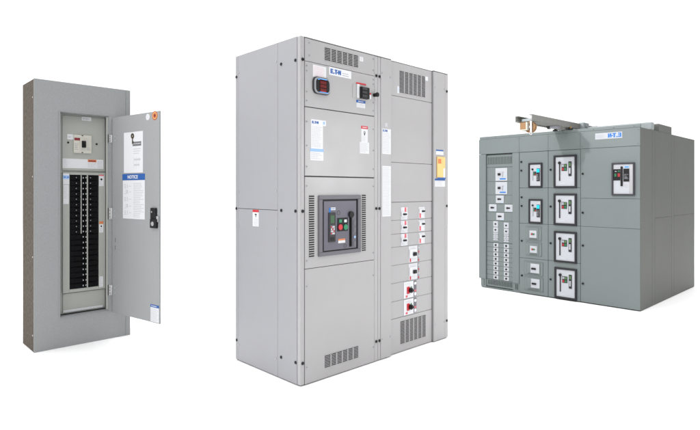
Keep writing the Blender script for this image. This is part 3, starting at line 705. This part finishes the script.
# right side sheets
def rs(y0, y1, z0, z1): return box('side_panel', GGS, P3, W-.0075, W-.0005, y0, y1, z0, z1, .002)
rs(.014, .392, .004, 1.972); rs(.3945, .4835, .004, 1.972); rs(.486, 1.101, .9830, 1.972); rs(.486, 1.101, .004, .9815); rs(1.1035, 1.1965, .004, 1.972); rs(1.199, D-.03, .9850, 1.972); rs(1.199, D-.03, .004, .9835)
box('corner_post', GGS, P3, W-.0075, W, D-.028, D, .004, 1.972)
for y in (.03, .30, .50, .80, 1.08, 1.22, 1.7, 2.04):
    for z in (.06, .95, 1.02, 1.90):
        if y in (.03, .50, 1.22) or z in (.95,):
            b = MB(); b.cyl(W-.001, y, z, .005, .003, 'x', 0, 8); b.build('screw', RAILM, P3)
# feet
for x in (.07, .50, .63, .88, .99, 1.30, 1.42, 1.90):
    b = MB(); b.cyl(x, .05, 0, .018, .010, 'z', 0, 14, .002); b.cyl(x, .05, .010, .008, .014, 'z', 0, 10); b.build('levelling_foot', GAP, P3)
# structures across the roof
box('roof_channel', RAILL, P3, .9, W-.006, .400, .485, 1.975, 2.068, .014)
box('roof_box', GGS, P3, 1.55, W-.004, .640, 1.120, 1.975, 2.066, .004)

# =================================================================== hoist
P4 = thing('breaker_hoist', 'overhead rail hoist with brown winch jutting forward over the top of the grey-green switchboard', 'hoist',
           (P3.location.x, P3.location.y, 0), -.812405)
c_, s_ = math.cos(-.812405), math.sin(-.812405)
hx, hy = 1.145, 0.
P4.location = (1.732409+hx*c_, 7.047957+hx*s_, 2.0086)
def rail(x, flip, y0, y1, z, name, m):
    b = MB(); t = .006; w = .030*flip
    b.box(x, x+t, y0, y1, z, z+.066, 0, .001)
    for zz in (z, z+.066-t): b.box(min(x, x+w), max(x, x+w)+0, y0, y1, zz, zz+t, 0, .001)
    return b.build(name, m, P4)
rail(.075, -1, -.900, .760, .030, 'rail', RAILM); rail(-.110, 1, -.905, .700, .024, 'rail', RAILM)
box('cross_bar', RAILL, P4, -.080, .072, .36, .42, .030, .070, .003)
box('cross_bar', RAILL, P4, -.080, .072, -.82, -.78, .034, .064, .003)
b = MB(); b.box(.060, .125, .30, .46, .020, .112, 0, .010); b.cyl(.125, .38, .066, .022, .008, 'x', 0, 14); b.build('rail_bracket', RAILL, P4)
box('cross_bar', RAILM, P4, -.13, .12, .700, .752, .032, .100, .003)
for x in (-.095, .090):
    b = MB(); b.cyl(x, .012, 0, .030, .014, 'z', 0, 18, .003); b.cyl(x, .012, .014, .014, .010, 'z', 1, 12); b.cyl(x, .012, .024, .010, .012, 'z', 1, 10); b.build('support_foot', [BLK, BRS], P4)
b = MB(); b.box(-.060, .040, -.030, .030, .006, .050, 0, .004); b.build('carriage', RAILM, P4)
b = MB(); b.cyl(-.070, -.235, .040, .040, .035, 'x', 0, 24, .006); b.cyl(-.075, -.235, .040, .012, .045, 'x', 1, 14); b.build('drive_wheel', [BLK, SIL], P4)
b = MB(); b.box(-.104, .074, -.74, .02, .0325, .0355, 0); b.build('rail_tray', RAILM, P4)
b = MB(); b.box(-.035, .055, -.26, -.17, .004, .030, 0, .003); b.build('carriage', PRT, P4)
# winch
b = MB(); b.box(-.080, .000, -.86, -.76, -.058, .022, 0, .003); b.box(-.084, .004, -.864, -.756, -.062, -.056, 1, .001); b.box(-.006, .002, -.866, -.756, -.056, .022, 1)
wn = b.build('winch_housing', [BRN, BEI], P4)
b = MB(); b.cyl(.010, -.770, -.028, .062, .045, 'y', 0, 32, .004); b.cyl(.010, -.815, -.028, .012, .008, 'y', 1, 14); b.build('winch_drum', [BRN, SIL], P4)
b = MB(); b.box(.022, .045, -.835, -.822, -.085, .040, 0, .002); b.ring(.0335, -.822, -.100, .008, .016, .012, 0, 18); b.build('lifting_hook', SIL, P4)

# =================================================================== light
w = bpy.data.worlds.new('World'); bpy.context.scene.world = w; w.use_nodes = True
bg = w.node_tree.nodes['Background']; bg.inputs[0].default_value = (1, 1, 1, 1)
# white world all round; added dimming behind the camera on the right darkens side faces
nt = w.node_tree; tc = nt.nodes.new('ShaderNodeTexCoord'); dt = nt.nodes.new('ShaderNodeVectorMath'); dt.operation = 'DOT_PRODUCT'
dt.inputs[1].default_value = (.76, -.65, .0); nt.links.new(tc.outputs['Generated'], dt.inputs[0])
mr = nt.nodes.new('ShaderNodeMapRange'); mr.interpolation_type = 'SMOOTHSTEP'
mr.inputs['From Min'].default_value = .15; mr.inputs['From Max'].default_value = .85
mr.inputs['To Min'].default_value = 1.25; mr.inputs['To Max'].default_value = .12
nt.links.new(dt.outputs['Value'], mr.inputs['Value']); nt.links.new(mr.outputs['Result'], bg.inputs['Strength'])
def area(name, loc, target, size, watts, col=(1, 1, 1)):
    l = bpy.data.lights.new(name, 'AREA'); l.shape = 'RECTANGLE'; l.size, l.size_y = size; l.energy = watts; l.color = col
    o = bpy.data.objects.new(name, l); C.objects.link(o); o.location = loc
    o.rotation_euler = (Vector(target)-Vector(loc)).to_track_quat('-Z', 'Y').to_euler(); return o
area('overhead_fill', (0, 8.0, 9.0), (0, 8.0, 0), (24, 24), 2850)  # unseen area light, added to lift the floor to white
area('side_softbox', (3.35, 3.30, 1.75), (-.1, 3.65, 1.4), (.6, .8), 27)
l = bpy.data.lights.new('key_spot', 'SPOT'); l.energy = 82; l.spot_size = math.radians(105); l.spot_blend = .6; l.shadow_soft_size = .025  # unseen spot inside the view, added to cast the hoist shadow
o = bpy.data.objects.new('key_spot', l); C.objects.link(o); o.location = (.75, 4.90, 2.49)
o.rotation_euler = (Vector((2.4, 6.3, .9))-Vector(o.location)).to_track_quat('-Z', 'Y').to_euler()

# =================================================================== camera
cam = bpy.data.cameras.new('camera'); co = bpy.data.objects.new('camera', cam); C.objects.link(co)
co.location = (0, 0, 1.305); co.rotation_euler = (PI/2, 0, 0)
cam.sensor_width = 36; cam.lens = 524.43/700*36; cam.shift_y = -(215-189.677)/700
cam.clip_start = .05; cam.clip_end = 300
sc = bpy.context.scene; sc.camera = co
sc.view_settings.view_transform = 'Standard'; sc.view_settings.look = 'None'
sc.view_settings.exposure = 0; sc.view_settings.gamma = 1
sc.render.resolution_x, sc.render.resolution_y = 1024, 629
